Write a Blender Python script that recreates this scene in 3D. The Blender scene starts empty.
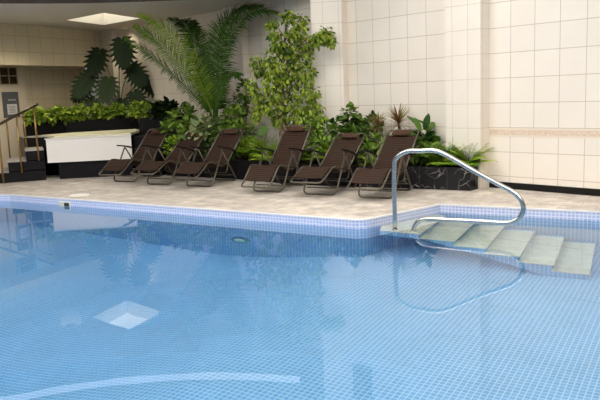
import bpy, math, random
from mathutils import Vector, Matrix
random.seed(7)
rnd = random.random
def ru(a, b): return a + (b - a) * rnd()
COL = bpy.context.scene.collection
PI = math.pi

# ------------------------------------------------------------------ helpers
class MB:
    """collects geometry for ONE mesh object"""
    def __init__(s): s.v = []; s.f = []; s.uv = []; s.t = []; s.m = []
    def face(s, pts, uv=None, tint=0.5, mi=0):
        i = len(s.v); s.v += [tuple(p) for p in pts]; s.f.append(tuple(range(i, i + len(pts))))
        s.uv.append(uv); s.t.append(tint); s.m.append(mi)
    def idx(s, verts, faces, tint=0.5, mi=0):
        i = len(s.v); s.v += [tuple(p) for p in verts]
        for f in faces:
            s.f.append(tuple(i + k for k in f)); s.uv.append(None); s.t.append(tint); s.m.append(mi)
    def box(s, x0, x1, y0, y1, z0, z1, M=None, mi=0):
        P = [Vector((x, y, z)) for z in (z0, z1) for y in (y0, y1) for x in (x0, x1)]
        if M is not None: P = [M @ p for p in P]
        s.idx(P, [(0, 2, 3, 1), (4, 5, 7, 6), (0, 1, 5, 4), (2, 6, 7, 3), (0, 4, 6, 2), (1, 3, 7, 5)], mi=mi)
    def prism(s, poly, z0, z1, mi=0, topmi=None, top=True, bottom=True):
        """poly counter-clockwise; uv in metres"""
        n = len(poly); u = 0
        for i in range(n):
            a, b = poly[i], poly[(i + 1) % n]; L = math.dist(a, b)
            s.face([(a[0], a[1], z0), (b[0], b[1], z0), (b[0], b[1], z1), (a[0], a[1], z1)],
                   [(u, z0), (u + L, z0), (u + L, z1), (u, z1)], mi=mi)
            u += L
        if top: s.face([(p[0], p[1], z1) for p in poly], [flatuv(p) for p in poly], mi=mi if topmi is None else topmi)
        if bottom: s.face([(p[0], p[1], z0) for p in reversed(poly)], [flatuv(p) for p in reversed(poly)], mi=mi)
    def tube(s, pts, r, n=8, cap=True, closed=False, mi=0, tint=0.5):
        pts = [Vector(p) for p in pts]; N = len(pts)
        rr = r if isinstance(r, (list, tuple)) else [r] * N
        tan = []
        for i in range(N):
            a = pts[(i - 1) % N] if (closed or i > 0) else pts[i]
            b = pts[(i + 1) % N] if (closed or i < N - 1) else pts[i]
            tan.append((b - a).normalized())
        ref = Vector((0, 0, 1)) if abs(tan[0].z) < .9 else Vector((1, 0, 0))
        nrm = (ref - tan[0] * ref.dot(tan[0])).normalized(); V = []
        for i in range(N):
            nrm = (nrm - tan[i] * nrm.dot(tan[i])).normalized(); bn = tan[i].cross(nrm)
            for k in range(n):
                a = 2 * PI * k / n
                V.append(pts[i] + (nrm * math.cos(a) + bn * math.sin(a)) * rr[i])
        F = []
        for i in range(N if closed else N - 1):
            j = (i + 1) % N
            for k in range(n):
                l = (k + 1) % n; F.append((i * n + k, i * n + l, j * n + l, j * n + k))
        if cap and not closed:
            F.append(tuple(reversed(range(n)))); F.append(tuple((N - 1) * n + k for k in range(n)))
        s.idx(V, F, mi=mi, tint=tint)
    def lathe(s, prof, c, n=20, M=None, mi=0):
        V = []
        for (r, z) in prof:
            for k in range(n):
                a = 2 * PI * k / n; p = Vector((r * math.cos(a), r * math.sin(a), z))
                V.append((M @ p if M is not None else p) + Vector(c))
        F = []
        for i in range(len(prof) - 1):
            for k in range(n):
                l = (k + 1) % n; F.append((i * n + k, i * n + l, (i + 1) * n + l, (i + 1) * n + k))
        F.append(tuple(reversed(range(n)))); F.append(tuple((len(prof) - 1) * n + k for k in range(n)))
        s.idx(V, F, mi=mi)
    def leaf(s, base, d, up, L, W, droop=.3, seg=4, shape='oval', fold=.15, tint=.5, mi=0, twist=0):
        """leaf blade: midrib curve with left and right outline"""
        base = Vector(base); d = Vector(d).normalized(); up = Vector(up)
        side = d.cross(up)
        if side.length < 1e-4: side = d.cross(Vector((1, 0, .1)))
        side.normalize(); nn = side.cross(d).normalized()
        if twist:
            q = Matrix.Rotation(twist, 3, d); side = q @ side; nn = q @ nn
        V = []; p = base.copy(); cur = d.copy(); st = L / seg
        for i in range(seg + 1):
            t = i / seg
            if shape == 'oval': w = math.sin(PI * min(1, t * .93 + .05)) ** .7
            elif shape == 'blade': w = (1 - t) ** .6 * min(1, t * 5 + .35)
            elif shape == 'heart': w = math.sin(PI * (1 - (1 - t) ** 1.35 * .97)) ** .8 if t > 0 else .35
            else: w = 1 - t
            if i == seg: w = .04
            w *= W / 2
            V += [p + side * w + nn * w * fold, p, p - side * w + nn * w * fold]
            cur = (cur + Vector((0, 0, -1)) * droop / seg).normalized(); p = p + cur * st
        F = []
        for i in range(seg):
            a = i * 3; F += [(a, a + 1, a + 4, a + 3), (a + 1, a + 2, a + 5, a + 4)]
        s.idx(V, F, tint=tint, mi=mi)
    def build(s, name, mats, parent=None, smooth=False):
        me = bpy.data.meshes.new(name); me.from_pydata(s.v, [], s.f)
        me.uv_layers.new(name='UVMap'); me.color_attributes.new('tint', 'FLOAT_COLOR', 'CORNER')
        ul = me.uv_layers['UVMap']; ca = me.color_attributes['tint']
        uvs = []; cs = []
        for f, uv, t in zip(s.f, s.uv, s.t):
            for k in range(len(f)):
                uvs += uv[k] if uv else (s.v[f[k]][0], s.v[f[k]][1] if uv is None else 0)
                cs += (t, t, t, 1)
        ul.data.foreach_set('uv', uvs); ca.data.foreach_set('color', cs)
        me.polygons.foreach_set('material_index', s.m)
        me.polygons.foreach_set('use_smooth', [smooth] * len(s.f))
        for m in (mats if isinstance(mats, (list, tuple)) else [mats]): me.materials.append(m)
        me.update(); o = bpy.data.objects.new(name, me); COL.objects.link(o)
        if parent is not None: o.parent = parent
        return o
def tag(o, label=None, cat=None, group=None, kind=None):
    if label: o['label'] = label
    if cat: o['category'] = cat
    if group: o['group'] = group
    if kind: o['kind'] = kind
    return o
def struct(o, label=None, cat=None):
    return tag(o, label, cat, None, 'structure')
def empty(name, loc=(0, 0, 0), rz=0):
    o = bpy.data.objects.new(name, None); o.location = loc; o.rotation_euler = (0, 0, rz); o.empty_display_size = .1
    COL.objects.link(o); return o
def copy_tree(o, parent=None):
    c = o.copy(); COL.objects.link(c); c.parent = parent
    for ch in [x for x in bpy.data.objects if x.parent == o]: copy_tree(ch, c)
    return c
def fillet(pts, r, n=5):
    pts = [Vector(p) for p in pts]; out = [pts[0]]
    for i in range(1, len(pts) - 1):
        a, b, c = pts[i - 1], pts[i], pts[i + 1]
        rr = r[i] if isinstance(r, (list, tuple)) else r
        d1 = (a - b); d2 = (c - b); k = min(rr, d1.length * .48, d2.length * .48)
        p = b + d1.normalized() * k; q = b + d2.normalized() * k
        for j in range(n + 1):
            t = j / n; out.append(p * (1 - t) ** 2 + b * 2 * t * (1 - t) + q * t * t)
    out.append(pts[-1]); return out
def spline(pts, n=6):
    pts = [Vector(p) for p in pts]; P = [2 * pts[0] - pts[1]] + pts + [2 * pts[-1] - pts[-2]]; out = []
    for i in range(1, len(P) - 2):
        for j in range(n):
            t = j / n; a, b, c, d = P[i - 1], P[i], P[i + 1], P[i + 2]
            out.append(.5 * (2 * b + (c - a) * t + (2 * a - 5 * b + 4 * c - d) * t * t + (3 * b - a - 3 * c + d) * t ** 3))
    out.append(pts[-1]); return out

# directions measured on the site: pool axis (-31.3 deg), tiled wall (132.35 deg), stair side wall (63.67 deg)
AX = math.radians(-31.3)
def flatuv(p):
    c, s = math.cos(AX), math.sin(AX); return (p[0] * c + p[1] * s, -p[0] * s + p[1] * c)

# ------------------------------------------------------------------ materials
def newmat(name):
    m = bpy.data.materials.new(name); m.use_nodes = True; nt = m.node_tree
    return m, nt, nt.nodes['Principled BSDF']
def simple(name, col, rough=.5, metal=0, bump=0, bscale=40, var=0, vscale=6):
    m, nt, b = newmat(name); N = nt.nodes.new
    if max(col) < .2 and not metal: b.inputs['Specular IOR Level'].default_value = .15
    b.inputs['Base Color'].default_value = (*col, 1); b.inputs['Roughness'].default_value = rough; b.inputs['Metallic'].default_value = metal
    tc = N('ShaderNodeTexCoord')
    if var:
        no = N('ShaderNodeTexNoise'); no.inputs['Scale'].default_value = vscale; no.inputs['Detail'].default_value = 5
        nt.links.new(tc.outputs['Object'], no.inputs['Vector'])
        mx = N('ShaderNodeMix'); mx.data_type = 'RGBA'
        mx.inputs[6].default_value = (*[c * (1 - var) for c in col], 1); mx.inputs[7].default_value = (*[min(1, c * (1 + var)) for c in col], 1)
        nt.links.new(no.outputs['Fac'], mx.inputs[0]); nt.links.new(mx.outputs[2], b.inputs['Base Color'])
    if bump:
        nb = N('ShaderNodeTexNoise'); nb.inputs['Scale'].default_value = bscale; nt.links.new(tc.outputs['Object'], nb.inputs['Vector'])
        bp = N('ShaderNodeBump'); bp.inputs['Strength'].default_value = bump; bp.inputs['Distance'].default_value = .01
        nt.links.new(nb.outputs['Fac'], bp.inputs['Height']); nt.links.new(bp.outputs['Normal'], b.inputs['Normal'])
    return m
def tiled(name, c1, c2, mortar, w, h, ms, rough=.35, off=(0, 0), stagger=0, noise=0, nscale=3, bump=.3, big=None, veins=None, spec=.5):
    m, nt, b = newmat(name); N = nt.nodes.new; L = nt.links.new
    b.inputs['Roughness'].default_value = rough; b.inputs['Specular IOR Level'].default_value = spec
    uv = N('ShaderNodeUVMap'); uv.uv_map = 'UVMap'
    mp = N('ShaderNodeMapping'); mp.inputs['Location'].default_value = (off[0], off[1], 0); L(uv.outputs[0], mp.inputs['Vector'])
    def brick(w, h, ms, c1, c2, mo, st):
        br = N('ShaderNodeTexBrick'); br.offset = st; br.squash = 1
        for k, v in (('Scale', 1), ('Brick Width', w), ('Row Height', h), ('Mortar Size', ms), ('Mortar Smooth', .1), ('Bias', 0)):
            br.inputs[k].default_value = v
        br.inputs['Color1'].default_value = (*c1, 1); br.inputs['Color2'].default_value = (*c2, 1); br.inputs['Mortar'].default_value = (*mo, 1)
        L(mp.outputs[0], br.inputs['Vector']); return br
    br = brick(w, h, ms, c1, c2, mortar, stagger); col = br.outputs['Color']
    if big:
        bb = brick(big[0], big[1], big[2], (0, 0, 0), (0, 0, 0), (1, 1, 1), 0)
        mx = N('ShaderNodeMix'); mx.data_type = 'RGBA'; L(bb.outputs['Color'], mx.inputs[0]); L(col, mx.inputs[6]); mx.inputs[7].default_value = (*big[3], 1); col = mx.outputs[2]
    if noise:
        no = N('ShaderNodeTexNoise'); no.inputs['Scale'].default_value = nscale; no.inputs['Detail'].default_value = 8; no.inputs['Roughness'].default_value = .65
        L(mp.outputs[0], no.inputs['Vector'])
        rp = N('ShaderNodeMapRange'); rp.inputs['From Min'].default_value = .3; rp.inputs['From Max'].default_value = .7
        rp.inputs['To Min'].default_value = 1 - noise; rp.inputs['To Max'].default_value = 1 + noise * .6
        L(no.outputs['Fac'], rp.inputs['Value'])
        mu = N('ShaderNodeVectorMath'); mu.operation = 'SCALE'; L(col, mu.inputs[0]); L(rp.outputs[0], mu.inputs['Scale']); col = mu.outputs[0]
    if veins:
        vo = N('ShaderNodeTexVoronoi'); vo.feature = 'DISTANCE_TO_EDGE'; vo.inputs['Scale'].default_value = veins
        nz = N('ShaderNodeTexNoise'); nz.inputs['Scale'].default_value = 5; nz.inputs['Detail'].default_value = 4; L(mp.outputs[0], nz.inputs['Vector'])
        ad = N('ShaderNodeVectorMath'); ad.operation = 'MULTIPLY_ADD'; L(nz.outputs['Color'], ad.inputs[0]); ad.inputs[1].default_value = (.35, .35, 0); L(mp.outputs[0], ad.inputs[2])
        L(ad.outputs[0], vo.inputs['Vector'])
        lt = N('ShaderNodeMapRange'); lt.inputs['From Min'].default_value = 0; lt.inputs['From Max'].default_value = .03; lt.inputs['To Min'].default_value = .75; lt.inputs['To Max'].default_value = 0
        L(vo.outputs['Distance'], lt.inputs['Value'])
        n2 = N('ShaderNodeTexNoise'); n2.inputs['Scale'].default_value = 2.5; L(mp.outputs[0], n2.inputs['Vector'])
        m2 = N('ShaderNodeMapRange'); m2.inputs['From Min'].default_value = .42; m2.inputs['From Max'].default_value = .56; L(n2.outputs['Fac'], m2.inputs['Value'])
        mm = N('ShaderNodeMath'); mm.operation = 'MULTIPLY'; L(lt.outputs[0], mm.inputs[0]); L(m2.outputs[0], mm.inputs[1])
        mx = N('ShaderNodeMix'); mx.data_type = 'RGBA'; L(mm.outputs[0], mx.inputs[0]); L(col, mx.inputs[6]); mx.inputs[7].default_value = (.55, .53, .5, 1); col = mx.outputs[2]
    L(col, b.inputs['Base Color'])
    if bump:
        bp = N('ShaderNodeBump'); bp.inputs['Strength'].default_value = bump; bp.inputs['Distance'].default_value = .004; bp.invert = True
        L(br.outputs['Fac'], bp.inputs['Height']); L(bp.outputs['Normal'], b.inputs['Normal'])
    return m
def leafmat(name, dark, light, rough=.42, trans=.25):
    m, nt, b = newmat(name); N = nt.nodes.new; L = nt.links.new
    at = N('ShaderNodeAttribute'); at.attribute_name = 'tint'
    mx = N('ShaderNodeMix'); mx.data_type = 'RGBA'; L(at.outputs['Fac'], mx.inputs[0])
    mx.inputs[6].default_value = (*dark, 1); mx.inputs[7].default_value = (*light, 1)
    L(mx.outputs[2], b.inputs['Base Color']); b.inputs['Roughness'].default_value = rough; b.inputs['Specular IOR Level'].default_value = .18
    tr = N('ShaderNodeBsdfTranslucent'); L(mx.outputs[2], tr.inputs['Color'])
    ms = N('ShaderNodeMixShader'); ms.inputs[0].default_value = trans
    L(b.outputs[0], ms.inputs[1]); L(tr.outputs[0], ms.inputs[2]); L(ms.outputs[0], nt.nodes['Material Output'].inputs['Surface'])
    return m
def glow(name, col, strength):
    m, nt, b = newmat(name); b.inputs['Base Color'].default_value = (*col, 1)
    b.inputs['Emission Color'].default_value = (*col, 1); b.inputs['Emission Strength'].default_value = strength; return m

M = {}
CREAM = (.80, .735, .64)
def wallmat(name, off): return tiled(name, CREAM, (.82, .755, .66), (.50, .43, .34), .405, .39, .005, rough=.3, off=off, noise=.04, nscale=1.2, bump=.2)
M['wall'] = wallmat('cream wall tile', (-.04, -.98))
M['wall_shade'] = tiled('shaded wall tile', (.70, .61, .43), (.72, .63, .445), (.46, .39, .27), .405, .39, .006, rough=.4, off=(0, -.98), noise=.05, bump=.2)  # darker, yellower copy of the cream tile, dimness put into the colour
M['col'] = tiled('cream column tile', CREAM, (.82, .755, .66), (.62, .54, .44), .30, .39, .005, rough=.3, off=(0, -.98), noise=.03, bump=.2)
M['ceil'] = simple('ceiling paint', (.62, .56, .48), .8, var=.05)
M['fascia'] = simple('dark fascia wood', (.045, .035, .028), .5, var=.3, vscale=12)
M['plaster'] = simple('pale plaster', (.72, .64, .50), .7, var=.05)
M['deck'] = tiled('travertine deck tile', (.62, .55, .475), (.50, .445, .385), (.40, .35, .30), .46, .31, .007, rough=.5, stagger=.5, noise=.42, nscale=4.0, bump=.3)
BL1, BL2, BLM = (.20, .40, .72), (.27, .47, .76), (.55, .70, .88)
M['mosaic'] = tiled('blue pool mosaic', (.16, .40, .68), (.21, .45, .72), (.43, .64, .82), .05, .05, .0055, rough=.25, bump=.1, noise=.1, nscale=.8, big=(.5, .5, .005, (.42, .64, .85)))
M['band'] = tiled('pale blue waterline mosaic', (.36, .46, .76), (.47, .55, .82), (.72, .74, .86), .05, .045, .008, rough=.3, bump=.1)
M['lip'] = simple('pale pool lip', (.78, .77, .80), .35, var=.06, vscale=20)
M['stone'] = tiled('pale green stone tread', (.62, .66, .58), (.66, .68, .60), (.5, .53, .47), 3, 3, .002, rough=.4, noise=.18, nscale=7, bump=.1)
M['marble'] = tiled('black marble cladding', (.012, .012, .014), (.02, .019, .02), (.05, .045, .04), .47, .5, .005, rough=.22, noise=.3, bump=.3, veins=5.5, spec=.2)
M['black'] = simple('black stone', (.009, .0085, .010), .35, var=.3, vscale=9)
M['base'] = simple('black skirting', (.01, .009, .009), .6, var=.2)
M['white'] = simple('white acrylic', (.86, .82, .76), .22)
M['cover'] = simple('pale yellow tub cover', (.72, .70, .50), .5, var=.06)
M['steptop'] = simple('grey step tread', (.36, .34, .31), .6, var=.15, vscale=8)
M['soil'] = simple('dark soil', (.03, .021, .014), .95, bump=.8, var=.4, vscale=25)
M['steel'] = simple('polished steel', (.52, .52, .50), .2, 1)
M['brass'] = simple('brown brass', (.34, .21, .07), .35, .7)
M['darkrail'] = simple('dark bronze rail', (.05, .035, .02), .35, .6)
M['frame'] = simple('taupe powder coated tube', (.11, .095, .07), .35, .5)
M['armrest'] = simple('black moulded armrest', (.018, .016, .015), .4)
M['bark'] = simple('bark', (.13, .085, .05), .85, bump=.6, var=.3, vscale=30)
M['petiole'] = simple('green stalk', (.10, .14, .035), .5)
M['greyplastic'] = simple('grey board', (.12, .125, .13), .5)
M['paper'] = simple('white paper', (.72, .71, .70), .7)
M['ink'] = simple('dark ink', (.10, .10, .11), .7)
M['winframe'] = simple('cream window bar', (.42, .36, .26), .5)
M['pane'] = simple('dark amber pane', (.05, .028, .012), .12, var=.4, vscale=9)
M['patch'] = simple('pale deck cover', (.82, .78, .70), .5, var=.08)
M['lens'] = simple('light lens', (.50, .80, .72), .15)
M['skimhole'] = simple('skimmer opening', (.03, .032, .025), .6)
M['skimframe'] = simple('skimmer frame', (.72, .70, .58), .4)
# woven sling with cross ribs
m, nt, b = newmat('brown woven sling'); N = nt.nodes.new; L = nt.links.new
uv = N('ShaderNodeUVMap'); uv.uv_map = 'UVMap'; wv = N('ShaderNodeTexWave'); wv.wave_type = 'BANDS'; wv.bands_direction = 'Y'; wv.inputs['Scale'].default_value = 7.5
wv.inputs['Distortion'].default_value = .6; wv.inputs['Detail Scale'].default_value = 3
L(uv.outputs[0], wv.inputs['Vector']); mx = N('ShaderNodeMix'); mx.data_type = 'RGBA'; L(wv.outputs['Fac'], mx.inputs[0])
mx.inputs[6].default_value = (.018, .011, .008, 1); mx.inputs[7].default_value = (.054, .031, .021, 1); L(mx.outputs[2], b.inputs['Base Color'])
b.inputs['Roughness'].default_value = .8; b.inputs['Specular IOR Level'].default_value = .1; bp = N('ShaderNodeBump'); bp.inputs['Distance'].default_value = .01; bp.inputs['Strength'].default_value = .5
L(wv.outputs['Fac'], bp.inputs['Height']); L(bp.outputs[0], b.inputs['Normal']); M['sling'] = m
M['pillow'] = simple('brown head pillow', (.060, .032, .020), .8, bump=.3, bscale=60)
# leaves
M['lf_fig'] = leafmat('ficus leaf', (.025, .07, .007), (.38, .48, .05))
M['lf_lime'] = leafmat('lime fern leaf', (.10, .24, .015), (.50, .66, .07), trans=.35)
M['lf_pothos'] = leafmat('pothos leaf', (.09, .18, .02), (.42, .55, .07))
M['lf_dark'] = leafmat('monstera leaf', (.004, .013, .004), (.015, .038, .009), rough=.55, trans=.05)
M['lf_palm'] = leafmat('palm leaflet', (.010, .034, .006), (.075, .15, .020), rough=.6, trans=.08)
M['lf_palmlit'] = leafmat('lit palm leaflet', (.05, .12, .012), (.26, .38, .03), rough=.6, trans=.2)  # brighter copy of the palm leaflet, the lit look put into its colour
M['lf_rubber'] = leafmat('glossy rubber leaf', (.02, .06, .012), (.13, .25, .04), rough=.25)
M['lf_mid'] = leafmat('mid green leaf', (.05, .12, .015), (.30, .44, .07))
M['lf_var'] = leafmat('variegated leaf', (.08, .15, .03), (.50, .56, .28))
M['lf_drac'] = leafmat('red edged dracaena leaf', (.17, .055, .035), (.42, .40, .14), rough=.45)
M['lf_shrub'] = leafmat('deep green shrub leaf', (.015, .045, .008), (.14, .26, .03), rough=.35)

# water
m, nt, b = newmat('pool water'); N = nt.nodes.new; L = nt.links.new
nt.nodes.remove(b); gl = N('ShaderNodeBsdfGlass'); gl.inputs['IOR'].default_value = 1.333; gl.inputs['Roughness'].default_value = 0
gl.inputs['Color'].default_value = (.97, .99, 1, 1)
tc = N('ShaderNodeTexCoord'); no = N('ShaderNodeTexNoise'); no.inputs['Scale'].default_value = 1.6; no.inputs['Detail'].default_value = 2
L(tc.outputs['Object'], no.inputs['Vector']); bp = N('ShaderNodeBump'); bp.inputs['Strength'].default_value = .10; bp.inputs['Distance'].default_value = .006
L(no.outputs['Fac'], bp.inputs['Height']); L(bp.outputs[0], gl.inputs['Normal'])
va = N('ShaderNodeVolumeAbsorption'); va.inputs['Color'].default_value = (.30, .74, .97, 1); va.inputs['Density'].default_value = .10
L(gl.outputs[0], nt.nodes['Material Output'].inputs['Surface']); L(va.outputs[0], nt.nodes['Material Output'].inputs['Volume']); M['water'] = m

# ------------------------------------------------------------------ wall line frames
azr = math.radians(132.35); RO = (3.944, 10.483); RD = (math.cos(azr), math.sin(azr)); RN = (RD[1], -RD[0])   # RN points behind the wall
def Rp(s, n=0): return (RO[0] + RD[0] * s + RN[0] * n, RO[1] + RD[1] * s + RN[1] * n)
azl = math.radians(63.67); CO = (-5.395, 20.73); LD = (-math.cos(azl), -math.sin(azl)); LN = (LD[1], -LD[0])  # towards the camera; LN -> check sign below
if LN[0] > 0: LN = (-LN[0], -LN[1])                        # points away from the pool
def Lp(s, n=0): return (CO[0] + LD[0] * s + LN[0] * n, CO[1] + LD[1] * s + LN[1] * n)
ZC = 3.60; ZH = 5.2; ZW = -.12
def wallquad(mb, a, b, z0, z1, u0, u1, mi=0):
    mb.face([(a[0], a[1], z0), (b[0], b[1], z0), (b[0], b[1], z1), (a[0], a[1], z1)], [(u0, z0), (u1, z0), (u1, z1), (u0, z1)], mi=mi)

# tiled long wall (solid, 0.2 thick)
mb = MB(); th = .2; s0, s1 = -6, 15.2
wallquad(mb, Rp(s0), Rp(s1), 0, ZH, s0, s1)
wallquad(mb, Rp(s1, th), Rp(s0, th), 0, ZH, 0, s1 - s0); wallquad(mb, Rp(s0, th), Rp(s0), 0, ZH, 0, th); wallquad(mb, Rp(s1), Rp(s1, th), 0, ZH, 0, th)
mb.face([(*Rp(s0), ZH), (*Rp(s1), ZH), (*Rp(s1, th), ZH), (*Rp(s0, th), ZH)])
struct(mb.build('wall_right', M['wall']), 'long cream tiled wall behind the loungers and planters', 'wall')
def column(name, poly, lab):
    mb = MB(); mb.prism(poly, 0, ZH); return struct(mb.build(name, M['col']), lab, 'column')
column('tiled_column', [Rp(1.23, -.25), Rp(1.23, .02), Rp(1.95, .02), Rp(1.90, -.25)][::-1], 'slim cream tiled pillar right of the rubber plant')
column('tiled_column', [Rp(4.34, .02), Rp(4.27, -.2), Rp(4.74, -.55), Rp(5.1, .02)][::-1], 'cream tiled pillar beside the tall leafy tree')
column('tiled_column', [Rp(7.35, .02), Rp(7.3, -.22), Rp(7.95, -.22), Rp(7.95, .02)][::-1], 'shaded cream tiled pillar behind the palm')
column('tiled_column', [Rp(13.2, .02), Rp(13.2, -.22), Rp(13.84, -.22), Rp(13.84, .02)][::-1], 'dim corner pillar above the split leaf plant')
# decorative band on right wall section
mb = MB(); wallquad(mb, Rp(-6, -.004), Rp(1.22, -.004), .835, .975, -6, 1.22)
m, nt, b = newmat('speckled ochre border tile'); N = nt.nodes.new; L = nt.links.new
uv = N('ShaderNodeUVMap'); uv.uv_map = 'UVMap'; vo = N('ShaderNodeTexVoronoi'); vo.inputs['Scale'].default_value = 38; L(uv.outputs[0], vo.inputs['Vector'])
rp = N('ShaderNodeMapRange'); rp.inputs['From Min'].default_value = .25; rp.inputs['From Max'].default_value = .5; L(vo.outputs['Distance'], rp.inputs['Value'])
sp = N('ShaderNodeSeparateXYZ'); L(uv.outputs[0], sp.inputs[0]); cc = N('ShaderNodeMath'); cc.operation = 'COMPARE'; cc.inputs[1].default_value = .905; cc.inputs[2].default_value = .042; L(sp.outputs['Y'], cc.inputs[0])
mm = N('ShaderNodeMath'); mm.operation = 'MULTIPLY'; L(rp.outputs[0], mm.inputs[0]); L(cc.outputs[0], mm.inputs[1])
mx = N('ShaderNodeMix'); mx.data_type = 'RGBA'; L(mm.outputs[0], mx.inputs[0]); mx.inputs[6].default_value = (.76, .655, .54, 1); mx.inputs[7].default_value = (.66, .52, .38, 1)
L(mx.outputs[2], b.inputs['Base Color']); b.inputs['Roughness'].default_value = .35
struct(mb.build('trim_1', m), 'speckled ochre border tile running along the cream wall', 'border')
mb = MB(); mb.prism([Rp(-6, -.012), Rp(-6, 0), Rp(1.22, 0), Rp(1.22, -.012)][::-1], 0, .105)
struct(mb.build('baseboard_right', M['base']), 'black skirting at the foot of the cream wall', 'skirting')

# dim left wall: bulkhead above, recessed wall below
mb = MB(); a, b_ = Lp(9), Lp(0)
wallquad(mb, a, b_, 2.61, ZC + .4, 0, 9); wallquad(mb, Lp(9, .9), Lp(0, .9), 0, 2.61, 0, 9)
mb.face([(*Lp(9), 2.61), (*Lp(0), 2.61), (*Lp(0, .9), 2.61), (*Lp(9, .9), 2.61)][::-1])
wallquad(mb, Lp(9, 1.05), Lp(0, 1.05), 0, ZC + .4, 0, 9)
mb.face([(*Lp(9), ZC + .4), (*Lp(0), ZC + .4), (*Lp(0, 1.05), ZC + .4), (*Lp(9, 1.05), ZC + .4)])
struct(mb.build('wall_left', M['wall_shade']), 'tiled wall in cream darkened for shade, with a bulkhead over a recess', 'wall')
mb = MB(); mb.prism([Lp(9, .897), Lp(2.42, .897), Lp(2.42, .80), Lp(9, .80)], 0, 2.605)
pier = struct(mb.build('plaster_pier', M['plaster']), 'pale plaster pier carrying the window and notice board', 'pier')

# floor with pool hole -------------------------------------------------------
cC, sC = math.cos(math.radians(-30.2)), math.sin(math.radians(-30.2))
A2 = (.789, .0 + 8.881); A1 = (-5.356, 12.843); A0 = (-9.5, 13.95); B2 = (1.999, 9.876); C2 = (1.999 + 6 * cC, 9.876 + 6 * sC)
arc = [tuple(p)[:2] for p in fillet([(*A1, 0), (*A2, 0), (*B2, 0)], .16, 6)][1:-1]
POOL = [A0, A1] + arc + [B2, C2, (C2[0], 2.2), (-9.5, 2.2)]          # clockwise seen from above
import bmesh
bm = bmesh.new()
def loop(pts, z=0):
    vs = [bm.verts.new((p[0], p[1], z)) for p in pts]
    return [bm.edges.new((vs[i], vs[(i + 1) % len(vs)])) for i in range(len(vs))]
E_ = loop(POOL) + loop([(-14, -3), (13, -3), (13, 24), (-14, 24)])
bmesh.ops.triangle_fill(bm, edges=E_, use_beauty=True)
uvl = bm.loops.layers.uv.new('UVMap')
for f in bm.faces:
    if f.normal.z < 0: f.normal_flip()
    for l in f.loops: l[uvl].uv = flatuv(l.vert.co)
me = bpy.data.meshes.new('floor'); bm.to_mesh(me); bm.free(); me.materials.append(M['deck'])
fo = bpy.data.objects.new('floor', me); COL.objects.link(fo); struct(fo, 'beige stone tiled pool deck', 'floor')
# pool walls
mb = MB(); u = 0
for i in range(len(POOL)):
    a, b_ = POOL[i], POOL[(i + 1) % len(POOL)]; Ln = math.dist(a, b_)
    for z0, z1, mi in ((-3, -.135, 0), (-.135, -.0, 1)):
        mb.face([(a[0], a[1], z0), (b_[0], b_[1], z0), (b_[0], b_[1], z1), (a[0], a[1], z1)], [(u, z0), (u + Ln, z0), (u + Ln, z1), (u, z1)], mi=mi)
    u += Ln
struct(mb.build('pool_wall', [M['mosaic'], M['band']]), 'blue mosaic sides of the swimming pool', 'pool wall')
# lip around the edge
def inset(poly, d):
    out = []; n = len(poly)
    for i in range(n):
        p0, p1, p2 = Vector(poly[i - 1]), Vector(poly[i]), Vector(poly[(i + 1) % n])
        e1 = (p1 - p0).normalized(); e2 = (p2 - p1).normalized(); n1 = Vector((-e1.y, e1.x)); n2 = Vector((-e2.y, e2.x))
        k = (n1 + n2); k = k / max(.3, k.dot(n1)); out.append(tuple(p1 + k * d))
    return out
outp = inset(POOL, .035); inp = inset(POOL, -.006); mb = MB()
for i in range(len(POOL)):
    j = (i + 1) % len(POOL)
    A, B, C_, D = outp[i], outp[j], inp[j], inp[i]
    mb.face([(*A, .006), (*B, .006), (*C_, .006), (*D, .006)]); mb.face([(*D, .006), (*C_, .006), (*C_, -.014), (*D, -.014)])
    mb.face([(*A, .0), (*B, .0), (*B, .006), (*A, .006)])
struct(mb.build('trim_2', M['lip']), 'pale bullnose lip around the pool edge', 'pool edge')
# pool floor, shallow by the steps, sloping deeper towards the left
mb = MB()
def pz(x, y):
    t = (x - .9) * -.854 + (y - 8.9) * .52
    k = max(0, min(1, (t + .35) / 3.2)); return -1.45 - .95 * (k * k * (3 - 2 * k)) ** .8
gx = [-10 + i * .5 for i in range(37)]; gy = [1.5 + i * .5 for i in range(27)]
V = [(x, y, pz(x, y)) for y in gy for x in gx]; n = len(gx)
for j in range(len(gy) - 1):
    for i in range(n - 1):
        q = [V[j * n + i], V[j * n + i + 1], V[(j + 1) * n + i + 1], V[(j + 1) * n + i]]; mb.face(q, [flatuv(p) for p in q])
struct(mb.build('pool_floor', M['mosaic'], smooth=True), 'light blue mosaic bottom of the pool', 'pool floor')
# water body
w = inset(POOL, .01)[::-1]; mb = MB(); mb.prism(w, -3.05, ZW)
struct(mb.build('pool_water', M['water']), 'clear still blue water filling the swimming pool', 'water')

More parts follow.
